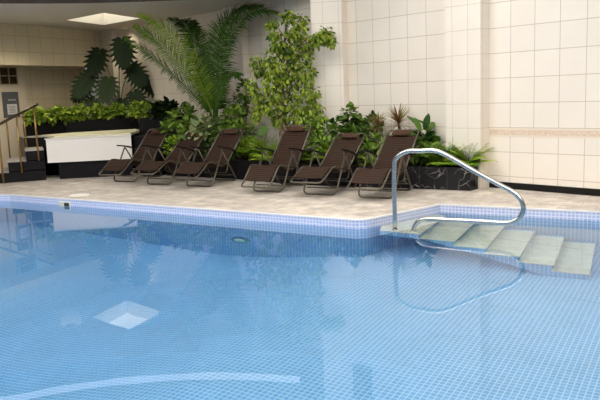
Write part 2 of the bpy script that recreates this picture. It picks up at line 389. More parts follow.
# pool steps: stone treads on mosaic risers
sd = math.radians(-32.2); SE = (math.cos(sd), math.sin(sd)); SN = (-SE[1], SE[0])
F0 = (1.45, 8.47)
def Sp(a, c): return (F0[0] + SE[0] * a + SN[0] * c, F0[1] + SE[1] * a + SN[1] * c)
cuts = [0, .44, .82, 1.21, 1.585, 1.965]; zt = [-.36, -.58, -.80, -1.02, -1.235]
steps = empty('pool_steps', (1.9, 9.0, -1.0)); struct(steps, 'submerged stone steps leading down into the pool from the corner', 'pool steps')
def child_world(o, par):
    o.parent = par; o.matrix_parent_inverse = Matrix.Translation(-Vector(par.location)); return o
cd_ = math.radians(64.5); CN = (math.cos(cd_), math.sin(cd_))
def Sq(a, c): return (F0[0] + SE[0] * a + CN[0] * c, F0[1] + SE[1] * a + CN[1] * c)
bk = [1.12, 1.24, 1.32, 1.36, 1.37, 1.39]
mb = MB(); mb.prism([(1.013, 8.834), Sq(0, 0), Sq(0, 1.30), (1.93, 9.80), (1.08, 9.11)], -.40, -.158); child_world(mb.build('platform_base', M['mosaic']), steps)
mb = MB(); mb.prism([(1.005, 8.820), Sq(.012, -.014), Sq(.012, 1.30), (1.93, 9.80), (1.07, 9.11)], -.158, -.136); child_world(mb.build('platform_top', M['stone']), steps)
def und(a): return max(-1.56, -.39 - .716 * a)
for k in range(5):
    a, c = cuts[k], cuts[k + 1]; q = [Sq(a, .012), Sq(c, .012), Sq(c, bk[k + 1] + .1), Sq(a, bk[k] + .1)]; zb = [und(a), und(c), und(c), und(a)]; zt2 = zt[k] - .03
    mb = MB(); uq = [flatuv(p) for p in q]
    for i in range(4):
        j = (i + 1) % 4; L_ = math.dist(q[i], q[j])
        mb.face([(*q[i], zb[i]), (*q[j], zb[j]), (*q[j], zt2), (*q[i], zt2)], [(a, zb[i]), (a + L_, zb[j]), (a + L_, zt2), (a, zt2)])
    mb.face([(*p, zt2) for p in q], uq); mb.face([(*p, z) for p, z in zip(q, zb)][::-1], uq[::-1])
    child_world(mb.build('riser', M['mosaic']), steps)
    mb = MB(); mb.prism([Sq(a + .001, 0), Sq(c + .018, 0), Sq(c + .018, bk[k + 1]), Sq(a + .001, bk[k])], zt[k] - .03, zt[k]); child_world(mb.build('tread', M['stone']), steps)

# steel grab rail
rl = [(1.202, 8.804, -.136), (1.204, 8.804, .64), (1.235, 8.782, .80), (1.36, 8.702, .885), (1.50, 8.61, .893), (1.66, 8.51, .897), (1.80, 8.415, .84), (2.084, 8.23, .657), (2.334, 8.068, .507), (2.461, 7.985, .43), (2.535, 7.937, .345),
      (2.562, 7.920, .25), (2.535, 7.938, .15), (2.463, 7.984, .085), (2.365, 8.048, .06), (2.134, 8.198, .059), (1.821, 8.402, .052), (1.56, 8.572, .044), (1.47, 8.630, .0), (1.425, 8.659, -.07), (1.41, 8.669, -.136)]
gr = empty('grab_rail', rl[0])
tag(gr, 'bent stainless steel grab rail rising out of the water at the pool steps', 'handrail')
mb = MB(); mb.tube(spline(rl, 5), .029, 14); child_world(mb.build('rail_tube', M['steel'], smooth=True), gr)
for q in (rl[0], rl[-1]):
    mb = MB(); mb.lathe([(.044, 0), (.044, .010), (.03, .018)], (q[0], q[1], -.1355), 20); child_world(mb.build('foot_flange', M['steel'], smooth=False), gr)

# skimmer and underwater lamp in the pool wall
pa = Vector((A2[0] - A1[0], A2[1] - A1[1], 0)).normalized(); pn = Vector((pa.y, -pa.x, 0))    # pn into the pool
if pn.y > 0: pn = -pn
def wallframe(t):       # matrix: x along wall, y out into the pool, z up
    o = Vector((A1[0], A1[1], 0)) + pa * t; mt = Matrix.Identity(4)
    mt.col[0] = (*pa, 0); mt.col[1] = (*pn, 0); mt.col[2] = (0, 0, 1, 0); mt.col[3] = (*o, 1); return mt
ts = (Vector((-4.07, 12.02, 0)) - Vector((A1[0], A1[1], 0))).dot(pa)
sk = empty('pool_skimmer', wallframe(ts).translation + Vector((0, 0, -.11))); tag(sk, 'small cream skimmer inlet set in the far pool edge', 'skimmer')
mb = MB(); W_ = wallframe(ts)
for q in ((-.15, .15, -.005, .02, -.062, -.048), (-.15, .15, -.005, .02, -.16, -.135), (-.15, -.115, -.005, .02, -.135, -.062), (.125, .15, -.005, .02, -.135, -.062)): mb.box(*q, W_)
mb.box(-.115, -.02, -.005, .012, -.135, -.062, W_)
child_world(mb.build('skimmer_frame', M['skimframe']), sk)
mb = MB(); mb.box(-.02, .125, .001, .008, -.135, -.062, W_); child_world(mb.build('opening', M['skimhole']), sk)
tl = (Vector((-.878, 9.956, 0)) - Vector((A1[0], A1[1], 0))).dot(pa); W_ = wallframe(tl)
ul_ = empty('underwater_light', W_.translation + Vector((0, 0, -1.42))); tag(ul_, 'round underwater pool lamp on the deep side wall', 'pool light')
Rm = W_.to_3x3().to_4x4() @ Matrix.Rotation(-PI / 2, 4, 'X')
mb = MB(); mb.lathe([(.16, 0), (.16, .03), (.13, .045), (.115, .045)], W_.translation + Vector((0, 0, -1.42)), 28, Rm); child_world(mb.build('bezel', M['steel'], smooth=False), ul_)
mb = MB(); mb.lathe([(.115, .03), (.09, .055), (.04, .068), (.005, .07)], W_.translation + Vector((0, 0, -1.42)), 28, Rm); child_world(mb.build('lens', M['lens'], smooth=True), ul_)
mb = MB(); mb.lathe([(.17, .0), (.17, .008), (.15, .012)], (-3.94, 12.42, 0), 28); tag(mb.build('deck_cover', M['patch']), 'pale round skimmer lid lying flush in the deck near the pool edge', 'lid')

# ------------------------------------------------------------------ planters
def planter(name, front, back, z0, z1, mat, lab, par=None, soil=True):
    """front polyline right-to-left, back polyline left-to-right"""
    p = empty(name, (front[0][0], front[0][1], z0)) ; tag(p, lab, 'planter')
    poly = (front + back)
    ar = sum(poly[i - 1][0] * poly[i][1] - poly[i][0] * poly[i - 1][1] for i in range(len(poly)))
    if ar < 0: poly = poly[::-1]
    mb = MB(); mb.prism(poly, z0, z1 - .0, top=False, bottom=False)
    inn = inset(poly, .07)
    for i in range(len(poly)):
        j = (i + 1) % len(poly); mb.face([(*poly[i], z1), (*poly[j], z1), (*inn[j], z1), (*inn[i], z1)], [(0, 0), (math.dist(poly[i], poly[j]), 0), (math.dist(poly[i], poly[j]), .05), (0, .05)])
        mb.face([(*inn[j], z1 - .08), (*inn[i], z1 - .08), (*inn[i], z1), (*inn[j], z1)])
    child_world(mb.build('stone_wall', mat), p)
    mb = MB(); mb.face([(*q, z1 - .045) for q in inn]); child_world(mb.build('soil', M['soil']), p)
    return p
planter('planter', [(2.73, 11.06), (1.9, 11.55), (1.03, 12.02)], [Rp(4.15, -.05), Rp(2.0, -.05), Rp(1.95, -.26), Rp(1.27, -.26)], 0, .37, M['marble'], 'low white veined black marble planter at the right end of the lounger row')
planter('planter', [(1.03, 12.02), (.0, 12.62), (-1.22, 13.85), (-2.86, 15.05)], [Rp(10.2, -.05), Rp(8.0, -.05), Rp(8.0, -.25), Rp(7.2, -.25), Rp(7.2, -.05), Rp(5.15, -.05), Rp(4.72, -.6), Rp(4.2, -.23), Rp(4.2, -.05)], 0, .38, M['black'], 'long low black stone planter behind the loungers')
# tall dark planter and plinth beside the whirlpool
mb = MB(); mb.prism([(-3.60, 15.42), (-2.95, 15.12), (-2.75, 16.1), (-3.55, 16.3)], 0, .84); tag(mb.build('stone_plinth', M['black']), 'black stone plinth between the white tub and the leftmost lounger', 'plinth')
planter('planter', [(-2.80, 16.22), (-3.62, 16.4)], [(-4.10, 18.4), (-4.3, 19.3), Rp(11.0, -.05)], 0, 1.22, M['black'], 'tall black stone planter behind the plinth right of the white tub')
planter('planter', [(-4.14, 18.42), (-5.8, 17.72), (-6.6, 16.98)], [Lp(3.0, .3), Lp(.9, .55), Lp(.7, -.0), (-4.33, 19.35)], .88, 1.18, M['black'], 'black stone trough of bushy plants raised above the white tub surround')
# raised platform carrying the trough, with white tub front
mb = MB(); mb.prism([(-5.22, 15.2), (-3.68, 15.40), (-3.68, 16.35), (-4.12, 18.35), (-4.33, 19.3), (-4.9, 19.9), (-6.72, 17.0), (-6.30, 16.2), (-5.46, 16.0)], 0, .40); mb.prism([(-5.22, 15.5), (-3.68, 15.50), (-3.68, 16.35), (-4.12, 18.35), (-4.33, 19.3), (-4.9, 19.9), (-6.72, 17.0), (-6.30, 16.2), (-5.46, 16.0)], .40, .878, mi=0, topmi=1)
struct(mb.build('raised_platform', [M['black'], M['steptop']]), 'black clad raised platform under the white tub', 'platform')
tub = empty('whirlpool_tub', (-4.5, 15.3, .37)); tag(tub, 'white panelled whirlpool surround with a pale yellow cover at the top of the steps', 'whirlpool tub')
TF = [(-5.41, 15.10), (-3.63, 15.30)]
mb = MB(); mb.prism([TF[0], TF[1], (-3.66, 15.49), (-5.38, 15.40)], .37, .875); child_world(mb.build('front_panel', M['white']), tub)
mb = MB(); mb.prism([(-5.43, 15.08), (-3.61, 15.28), (-3.66, 15.50), (-5.40, 15.42)], .875, .895); child_world(mb.build('rim', M['white']), tub)
mb = MB(); mb.prism([(-5.35, 15.46), (-3.69, 15.54), (-3.70, 16.3), (-4.0, 17.5), (-5.4, 16.9), (-5.9, 16.2)], .882, .925); child_world(mb.build('cover', M['cover']), tub)

# steps up to the platform
st = empty('stone_steps', (-6.0, 15.3, 0)); struct(st, 'dark stone steps with grey treads climbing to the white tub', 'steps')
e2 = Vector((math.cos(math.radians(21)), math.sin(math.radians(21)), 0)); n2 = Vector((-e2.y, e2.x, 0)); o2 = Vector((-6.55, 14.73, 0))
for k, (a, zt_) in enumerate(((0, .235), (.40, .45), (.77, .665))):
    b_ = 1.14
    P = [o2 + e2 * a, o2 + e2 * b_, o2 + e2 * b_ + n2 * 1.1, o2 + e2 * a + n2 * 1.1]; P = [(p.x, p.y) for p in P]
    z0 = (0, .235, .45)[k]
    mb = MB(); mb.prism(P, z0, zt_ - .02); child_world(mb.build('riser', M['black']), st)
    a2 = a - .012; bb = (.40, .77, 1.14)[k]
    P = [o2 + e2 * a2 - n2 * .012, o2 + e2 * bb - n2 * .012, o2 + e2 * bb + n2 * 1.1, o2 + e2 * a2 + n2 * 1.1]; P = [(p.x, p.y) for p in P]
    mb = MB(); mb.prism(P, zt_ - .02, zt_); child_world(mb.build('tread', M['steptop']), st)
# handrails
def stair_rail(off, lab, posts):
    base = o2 + n2 * off; r = empty('stair_rail', base); tag(r, lab, 'handrail')
    P = [base + e2 * -.6 + Vector((0, 0, .80)), base + e2 * 1.12 + Vector((0, 0, 1.64))]
    mb = MB(); mb.tube(P, .024, 10); child_world(mb.build('rail', M['darkrail'], smooth=True), r)
    for a, zb in posts:
        zt2 = .80 + (a + .6) / 1.72 * .84
        mb = MB(); mb.tube([base + e2 * a + Vector((0, 0, zb)), base + e2 * a + Vector((0, 0, zt2))], .020, 10); child_world(mb.build('post', M['brass'], smooth=True), r)
stair_rail(-.045, 'nearer bronze stair handrail on brass posts fixed to the step sides', [(.28, .0), (.66, .2), (1.02, .43)])
stair_rail(1.0, 'farther bronze stair handrail on brass posts standing on the treads', [(.02, .235), (.43, .45), (.80, .665)])

# window, notice board
def onpier(s0_, s1_, z0, z1, mat, name, par=None, d=0, th_=.02):
    mb = MB(); mb.prism([Lp(s1_, .80 - d), Lp(s0_, .80 - d), Lp(s0_, .80 - d - th_), Lp(s1_, .80 - d - th_)], z0, z1)
    ob = mb.build(name, mat)
    if par is not None: child_world(ob, par)
    return ob
wn = empty('wall_window', (*Lp(3.0, .8), 2.37)); tag(wn, 'small dark amber window with cream bars high on the far left pier', 'window')
onpier(2.68, 3.32, 2.17, 2.585, M['pane'], 'pane', wn, 0, .008)
mb = MB()
for q in ((2.66, 3.34, 2.15, 2.175), (2.66, 3.34, 2.58, 2.605), (2.66, 2.685, 2.15, 2.605), (2.93, 2.955, 2.17, 2.585), (3.21, 3.235, 2.17, 2.585), (2.68, 3.32, 2.37, 2.39)):
    mb.prism([Lp(q[1], .80), Lp(q[0], .80), Lp(q[0], .775), Lp(q[1], .775)], q[2], q[3])
child_world(mb.build('window_frame', M['winframe']), wn)
nb_ = empty('notice_board', (*Lp(2.96, .8), 1.64)); tag(nb_, 'grey notice board with a white paper sheet on the pier above the stairs', 'notice board')
onpier(2.70, 3.22, 1.31, 1.97, M['greyplastic'], 'board', nb_)
onpier(2.78, 3.10, 1.39, 1.655, M['paper'], 'paper_sheet', nb_, .02, .003)
mb = MB()
for k in range(4):
    mb = MB(); mb.prism([Lp(2.84 + k * .065, .779), Lp(2.81 + k * .065, .779), Lp(2.81 + k * .065, .776), Lp(2.84 + k * .065, .776)], 1.745, 1.78); child_world(mb.build('heading_letter', M['paper']), nb_)
for k in range(5):
    mb = MB(); mb.prism([Lp(3.06 - (k % 2) * .02, .7765), Lp(2.82 + (k % 3) * .02, .7765), Lp(2.82 + (k % 3) * .02, .775), Lp(3.06 - (k % 2) * .02, .775)], 1.44 + k * .036, 1.45 + k * .036); child_world(mb.build('printed_line', M['ink']), nb_)

# ------------------------------------------------------------------ ceiling
CURVE = [(-9.5, 12.9), (-7.2, 13.35), (-6.2, 13.65), (-5.3, 14.05), (-3.8, 14.42), (-1.9, 14.45), (-.15, 14.05), (1.30, 13.33)]
cv = [tuple(p)[:2] for p in spline([(*p, 0) for p in CURVE], 5)]
SK = [(-5.45, 17.35), (-4.24, 16.22), (-3.72, 17.62), (-4.93, 18.78)]
bm = bmesh.new()
outer = cv + [Rp(4, .1), Rp(13.9, .1), Lp(-.3, -.0), Lp(9, .1), (-9.6, 13.2)]
def loopz(pts, z):
    vs = [bm.verts.new((p[0], p[1], z)) for p in pts]; return [bm.edges.new((vs[i], vs[(i + 1) % len(vs)])) for i in range(len(vs))]
bmesh.ops.triangle_fill(bm, edges=loopz(outer, ZC) + loopz(SK, ZC), use_beauty=True)
me = bpy.data.meshes.new('ceiling'); bm.to_mesh(me); bm.free(); me.materials.append(M['ceil'])
o = bpy.data.objects.new('ceiling', me); COL.objects.link(o); struct(o, 'low painted ceiling over the planted corner', 'ceiling')
# skylight well
sl = empty('skylight', (-4.58, 17.5, ZC)); tag(sl, 'square skylight well glowing in the low ceiling above the planted corner', 'skylight')
mb = MB()
WELL = simple('white well lining', (.90, .87, .80), .6)
for i in range(4):
    a, b_ = SK[i], SK[(i + 1) % 4]; mb.face([(*a, ZC), (*b_, ZC), (*b_, ZC + .36), (*a, ZC + .36)])
child_world(mb.build('well_wall', WELL), sl)
mb = MB(); mb.face([(*p, ZC + .36) for p in SK]); child_world(mb.build('skylight_pane', glow('skylight daylight', (1, .93, .80), 1.35)), sl)
# fascia with a strip light
mb = MB()
for i in range(len(cv) - 1):
    a, b_ = cv[i], cv[i + 1]; wallquad(mb, a, b_, ZC - .02, ZH, 0, math.dist(a, b_))
o = mb.build('trim_3', M['fascia']); struct(o, 'dark curved fascia where the high ceiling steps down', 'fascia')
mb = MB()
for i in range(4, len(cv) - 6):
    a, b_ = Vector(cv[i]), Vector(cv[i + 1]); q = Vector((b_ - a).yx).normalized(); q = Vector((q.x, -q.y)) * .03
    mb.face([(*(a + q), 4.02), (*(b_ + q), 4.02), (*(b_ + q), 4.18), (*(a + q), 4.18)])
tag(mb.build('cove_light', glow('strip light', (1, .95, .86), .7)), 'curved strip light along the fascia, mirrored as a pale arc in the pool', 'strip light')
# ceiling discs
for px in ((-5.82, 16.83), (-4.61, 19.52)):
    c = (px[0], px[1], ZC); r = empty('ceiling_spotlight', c)
    tag(r, 'small round ceiling fitting %s the skylight' % ('left of' if px[1] < 18 else 'right of and beyond'), 'ceiling light')
    mb = MB(); mb.lathe([(.13, 0), (.13, -.03), (.10, -.045), (.09, -.045)], (0, 0, 0), 20); mb.build('trim_ring', M['plaster'], r)
    mb = MB(); mb.lathe([(.088, -.03), (.05, -.05), (.004, -.055)], (0, 0, 0), 20); mb.build('diffuser', M['white'], r)
    ld = bpy.data.lights.new('spotlight_lamp', 'SPOT'); ld.energy = 140 if px[1] < 18 else 30; ld.color = (1, .86, .64); ld.shadow_soft_size = .25; ld.spot_size = math.radians(150); ld.spot_blend = .8
    lo = bpy.data.objects.new('spotlight_lamp', ld); COL.objects.link(lo); lo.location = (c[0], c[1], ZC - .12)
# high hall ceiling; its unseen rooflights are added as the daylight source
bm = bmesh.new()
RL = []
for i in range(-1, 3):  # leftmost column of rooflights added to brighten the tub side
    for j in range(3):
        cx, cy = -3.6 + i * 4.2, 1.2 + j * 4.1
        if cx + cy > 12.5: continue
        RL.append((cx, cy))
LX, LY = 1.5, 1.45
hall = [(-9.5, -3), (9.4, -3)] + [Rp(-6.2, .1), Rp(3.8, .1)] + cv[::-1]
E_ = loopz(hall, ZH)
for cx, cy in RL: E_ += loopz([(cx - LX, cy - LY), (cx + LX, cy - LY), (cx + LX, cy + LY), (cx - LX, cy + LY)], ZH)
bmesh.ops.triangle_fill(bm, edges=E_, use_beauty=True)
me = bpy.data.meshes.new('ceiling_high'); bm.to_mesh(me); bm.free(); me.materials.append(M['plaster'])
o = bpy.data.objects.new('ceiling_high', me); COL.objects.link(o); struct(o, 'high ceiling over the pool', 'ceiling')
gm = glow('rooflight daylight', (1, .955, .91), 6.2)
for cx, cy in RL:
    mb = MB(); mb.box(cx - LX, cx + LX, cy - LY, cy + LY, ZH + .12, ZH + .14); o = mb.build('rooflight', gm)
    tag(o, 'large unseen rooflight added for daylight in the high ceiling over the pool', 'rooflight', 'rooflights over the pool')

# ------------------------------------------------------------------ loungers
def make_lounger(hh=1.06, th=.13):
    root = empty('sun_lounger')
    F, A_ = M['frame'], M['armrest']
    toe, knee, hip, head = (-.10 - math.sqrt(.48 ** 2 - (.475 - th) ** 2), th), (-.10, .475), (.52, .36), (.52 + math.sqrt(.93 ** 2 - (hh - .36) ** 2), hh)
    HW = .275
    t0 = (toe[0] + (knee[0] - toe[0]) * .24, toe[1] + (knee[1] - toe[1]) * .24 + .018)
    hu, hz = hip[0] + (head[0] - hip[0]) * .885, hip[1] + (head[1] - hip[1]) * .885 - .004
    # frame of the footrest / seat: U with rounded toe
    def P(u, h, x): return (x, u, h)
    t = MB()
    side = lambda x: [P(hip[0] - .02, hip[1] + .0, x), P(knee[0] + .10, knee[1] - .015, x), P(knee[0], knee[1] - .02, x), P(toe[0] + (knee[0] - toe[0]) * .3, toe[1] + (knee[1] - toe[1]) * .26 - .012, x), P(toe[0], toe[1], x)]
    l = side(-HW); r = side(HW)[::-1]
    t.tube(fillet(l[:-1] + [P(toe[0], toe[1], -HW)] + [P(toe[0], toe[1], HW)] + r[1:], .09, 5), .0150, 8)
    t.build('seat_frame', F, root, smooth=True)
    t = MB(); l = [P(hip[0] - .02, hip[1], -HW), P(head[0], head[1], -HW), P(head[0], head[1], HW), P(hip[0] - .02, hip[1], HW)]
    t.tube(fillet(l, .085, 6), .0150, 8); t.build('back_frame', F, root, smooth=True)
    # sling
    prof = [t0] + [(t0[0] + (knee[0] - t0[0] - .01) * k / 5, t0[1] + (knee[1] - t0[1]) * k / 5) for k in range(1, 5)] + \
        [(knee[0] - .005, knee[1] - .005), (knee[0] + .04, knee[1] + .0), (knee[0] + .15, knee[1] - .035), (.2, .375), (.35, .335), (.47, .335), (.545, .385), (.62, .47)] + \
        [(.62 + (hu - .62) * k / 5, .47 + (hz - .47) * k / 5) for k in range(1, 6)]
    sg = MB(); v = 0
    wv_ = [-.25, -.12, 0, .12, .25]
    for k in range(len(prof) - 1):
        a, b_ = prof[k], prof[k + 1]; Ls_ = math.dist(a, b_)
        dx, dz = (b_[0] - a[0]) / Ls_, (b_[1] - a[1]) / Ls_
        for m_ in range(4):
            x0, x1 = wv_[m_], wv_[m_ + 1]; s0_ = -.012 * (1 - (x0 / .25) ** 2); s1_ = -.012 * (1 - (x1 / .25) ** 2)
            q = [(x0, a[0], a[1] + s0_), (x1, a[0], a[1] + s1_), (x1, b_[0], b_[1] + s1_), (x0, b_[0], b_[1] + s0_)]
            sg.face(q, [(x0, v), (x1, v), (x1, v + Ls_), (x0, v + Ls_)])
            th_ = .009; q2 = [(p[0], p[1] + dz * th_, p[2] - dx * th_) for p in q][::-1]
            sg.face(q2, [(x0, v + Ls_), (x1, v + Ls_), (x1, v), (x0, v)])
        for x in (-.25, .25):
            q = [(x, a[0], a[1]), (x, b_[0], b_[1]), (x, b_[0] + dz * .009, b_[1] - dx * .009), (x, a[0] + dz * .009, a[1] - dx * .009)]
            sg.face(q if x > 0 else q[::-1], [(0, v)] * 4)
        v += Ls_
    sg.build('sling', M['sling'], root)
    # head pillow
    hp = MB(); ang = math.atan2(head[1] - hip[1], head[0] - hip[0])
    mt = Matrix.Translation((0, hip[0] + (head[0] - hip[0]) * .88, hip[1] + (head[1] - hip[1]) * .88 + .035)) @ Matrix.Rotation(ang, 4, 'X')
    V_ = []; nx, ny = 9, 12
    for i in range(nx):
        x = -.165 + .33 * i / (nx - 1); e = (1 - abs(x / .165) ** 6) ** .5 * .9 + .1
        for j in range(ny):
            a = 2 * PI * j / ny; V_.append(mt @ Vector((x, .062 * math.cos(a) * (.6 + .4 * e), .03 * math.sin(a) * e)))
    Fc = [(i * ny + j, (i + 1) * ny + j, (i + 1) * ny + (j + 1) % ny, i * ny + (j + 1) % ny) for i in range(nx - 1) for j in range(ny)]
    Fc += [tuple(range(ny)), tuple(reversed(range((nx - 1) * ny, nx * ny)))]
    hp.idx(V_, Fc); hp.build('head_pillow', M['pillow'], root, smooth=True)
    # armrests
    for s_ in (-1, 1):
        a = MB(); bd = Vector((0, head[0] - hip[0], head[1] - hip[1])).normalized(); p0, p1 = Vector((s_ * .315, .17, .728)), Vector((s_ * .315, hip[0], hip[1])) + bd * .35
        d = (p1 - p0).normalized(); up = Vector((0, -d.z, d.y)); n_ = 9; V_ = []
        for i in range(n_ + 1):
            t_ = i / n_; c = p0.lerp(p1, t_) + up * (.018 * math.sin(PI * t_)); w_ = .026 * (.62 + .38 * math.sin(PI * min(1, max(.0, t_ * 1.0)))) ; h_ = .013
            for (x, z) in ((-w_, -h_), (w_, -h_), (w_ * .9, h_), (-w_ * .9, h_)): V_.append(c + Vector((x, 0, 0)) + up * z)
        Fc = [(0, 1, 2, 3)[::-1], tuple(n_ * 4 + k for k in range(4))]
        for i in range(n_):
            for k in range(4): Fc.append((i * 4 + k, i * 4 + (k + 1) % 4, i * 4 + 4 + (k + 1) % 4, i * 4 + 4 + k))
        a.idx(V_, Fc); o = a.build('armrest', A_, root)
        kb = MB(); kb.lathe([(.022, -.012), (.026, 0), (.022, .012)], (0, 0, 0), 12, Matrix.Translation((s_ * .296, p1.y - .03, p1.z - .012)) @ Matrix.Rotation(PI / 2, 4, 'Y')); kb.build('locking_knob', A_, o)
    # legs: two U tubes forming an inverted V under each arm
    t = MB(); X = .298
    t.tube(fillet([(-X, .38, .675), (-X, -.05, .016), (X, -.05, .016), (X, .38, .675)], .10, 6), .0155, 8); t.build('front_leg', F, root, smooth=True)
    t = MB(); X = .272
    t.tube(fillet([(-X, .37, .66), (-X, .84, .014), (X, .84, .014), (X, .37, .66)], .10, 6), .0155, 8); t.build('rear_leg', F, root, smooth=True)
    t = MB(); X = .26
    t.tube(fillet([(-X, .66, .50), (-X, .50, .20), (X, .50, .20), (X, .66, .50)], .06, 5), .010, 8); t.build('support_bar', F, root, smooth=True)
    t = MB(); t.tube([(-.268, .05, .11), (.268, .05, .11)], .009, 8); t.build('cross_bar', F, root, smooth=True)
    t = MB(); t.tube([(-.262, .745, .13), (.262, .745, .13)], .009, 8); t.build('cross_bar', F, root, smooth=True)
    return root
LG = [(-3.53, 14.20, 63, 'brown reclining sun lounger overlapping the white tub, leftmost of the row'),
      (-2.70, 13.50, 63, 'brown reclining sun lounger second from the white tub, before lime green leaves'),
      (-1.85, 12.97, 62, 'brown reclining sun lounger standing in front of the palm'),
      (-.53, 11.90, 61, 'brown reclining sun lounger with raised back in front of the tall leafy tree'),
      (.34, 11.30, 61, 'brown reclining sun lounger in front of the round bushy shrub, second from the grab rail'),
      (1.185, 10.70, 61, 'brown reclining sun lounger in front of the spiky dracaenas, nearest the grab rail')]
HHT = [.99, .90, .985, 1.06, .905, .965]
for i, (x, y, hd, lab) in enumerate(LG):
    o = make_lounger(HHT[i], (.20, .27, .22, .14, .27, .21)[i])
    o.location = (x, y, 0.0); o.rotation_euler = (0, 0, math.radians(hd - 90)); tag(o, lab, 'sun lounger', 'sun loungers in a row on the pool deck')

# ------------------------------------------------------------------ plants
def rdir(zmin=-.2, zmax=1):
    a = ru(0, 2 * PI); z = ru(zmin, zmax); r = math.sqrt(max(0, 1 - z * z)); return Vector((r * math.cos(a), r * math.sin(a), z))
def bush(name, base, blobs, mat, n, L, W, label, cat='plant', group=None, shape='oval', droop=.5, stems=True, seg=3, stemr=.008, fold=.15, out=.75, tl=(0, 1), trunk=None):
    """leafy plant: blobs = (cx,cy,cz,rx,ry,rz) volumes that carry the leaves"""
    r = empty(name, base); tag(r, label, cat, group); B = Vector(base)
    lf = MB(); stm = MB(); tot = sum(b[3] * b[4] * b[5] for b in blobs) ** 1
    for b in blobs:
        c = Vector(b[:3]); k = max(4, int(n * b[3] * b[4] * b[5] / tot))
        for _ in range(k):
            d = rdir(-.8, 1); q = ru(.35, 1) ** .6
            p = c + Vector((d.x * b[3], d.y * b[4], d.z * b[5])) * q
            ld = (d * out + rdir(-.5, .8) * .7 + Vector((0, 0, -.1))).normalized()
            s_ = ru(.7, 1.15)
            lf.leaf(p, ld, Vector((0, 0, 1)) + rdir() * .5, L * s_, W * s_, droop, seg, shape, fold, tint=max(0, min(1, ru(tl[0], tl[1]))), twist=ru(-.5, .5))
        if stems:
            for _ in range(3):
                e = c + rdir(-.5, 1) * .5 * min(b[3:]); m_ = B.lerp(e, .5) + Vector((ru(-.04, .04), ru(-.04, .04), .05))
                stm.tube(spline([B + Vector((ru(-.03, .03), ru(-.03, .03), 0)), m_, e], 4), [stemr * (1.3 - .1 * i) for i in range(9)], 5)
    child_world(lf.build('foliage', mat, smooth=True), r)
    if stm.f: child_world(stm.build('stem', M['petiole'] if trunk is None else trunk), r)
    return r
def fern(name, base, n, L, W, mat, label, lift=.9, leaflets=16, tl=(0, 1), cat='fern', group=None, sag=1.15):
    r = empty(name, base); tag(r, label, cat, group); B = Vector(base); lf = MB(); ph = ru(0, 6)
    n = int(n * 1.35)
    for k in range(n):
        a = ph + k * 2.39996; up = ru(.3, 1.3) * lift; d = Vector((math.cos(a), math.sin(a), up)).normalized(); l_ = L * ru(.75, 1.1)
        p = B.copy(); pts = []
        cur = d.copy()
        for i in range(leaflets + 1):
            pts.append(p.copy()); cur = (cur + Vector((0, 0, -sag / leaflets))).normalized(); p = p + cur * (l_ / leaflets)
        lf.tube(pts[::2], .0035, 3, tint=.3); tt = ru(*tl)
        for i in range(1, leaflets):
            t = i / leaflets; w_ = W * math.sin(PI * min(1, t * .85 + .13)); tg = (pts[i + 1] - pts[i]).normalized(); sd_ = tg.cross(Vector((0, 0, 1))).normalized()
            for s_ in (-1, 1):
                lf.leaf(pts[i], (sd_ * s_ + tg * .5 + Vector((0, 0, .1))), Vector((0, 0, 1)), w_, w_ * .52, .5, 2, 'blade', .1, tint=max(0, min(1, tt + ru(-.15, .15))))
    child_world(lf.build('fronds', mat, smooth=True), r); return r
def rosette(name, base, n, L, W, mat, label, stem=0, droop=.7, cat='plant', zlo=.0, zhi=1.2, tl=(0, 1), group=None):
    r = empty(name, base); tag(r, label, cat, group); lf = MB(); B = Vector(base) + Vector((0, 0, stem))
    for k in range(n):
        a = k * 2.39996 + ru(-.2, .2); z = zlo + (zhi - zlo) * (k / n) ** .9 + ru(-.1, .1)
        d = Vector((math.cos(a), math.sin(a), z)).normalized()
        lf.leaf(B + Vector((0, 0, .06 * k / n)), d, Vector((0, 0, 1)), L * ru(.8, 1.1), W, droop, 6, 'blade', .25, tint=ru(*tl))
    child_world(lf.build('leaves', mat, smooth=True), r)
    if stem:
        t = MB(); t.tube([Vector(base), Vector(base) + Vector((.015, 0, stem * .5)), B + Vector((0, 0, .03))], [.025, .02, .018], 8); child_world(t.build('stem', M['bark'], smooth=True), r)
    return r

Z0, Z1 = .34, 1.135
# right end: ferns, rubber plant, dracaenas
fern('fern', (2.76, 11.36, Z0), 40, .54, .13, M['lf_lime'], 'bright lime fern spilling over the right corner of the marble planter', 2.4)
fern('fern', (2.38, 11.62, Z0), 38, .50, .13, M['lf_lime'], 'bright lime fern in the marble planter, left of the corner fern', 2.6)
fern('fern', (2.55, 11.62, Z0), 16, .60, .12, M['lf_lime'], 'upright lime fern with tall fronds against the tiled pillar', 2.6)
r = empty('rubber_plant', (2.12, 11.95, Z0)); tag(r, 'glossy rubber plant with large oval leaves right of the spiky dracaenas', 'plant')
st_ = MB(); lf = MB()
for (tx, ty, tz) in ((2.08, 11.95, 1.0), (2.2, 11.9, .82), (2.36, 11.85, .72), (1.96, 11.9, .75), (2.24, 12.0, .98)):
    pts = spline([(2.12, 11.95, Z0), ((2.12 + tx) / 2 + .02, (11.95 + ty) / 2, (Z0 + tz) / 2), (tx, ty, tz)], 4); st_.tube(pts, .011, 6)
    for k in range(9):
        p = pts[min(len(pts) - 1, 2 + k * 7 // 9)]; a = k * 2.4 + tx * 7; z = .1 + .9 * k / 8
        lf.leaf(p, (math.cos(a), math.sin(a), z), (0, 0, 1), .31 * ru(.8, 1.1), .16, .35, 5, 'oval', .12, tint=ru(0, 1))
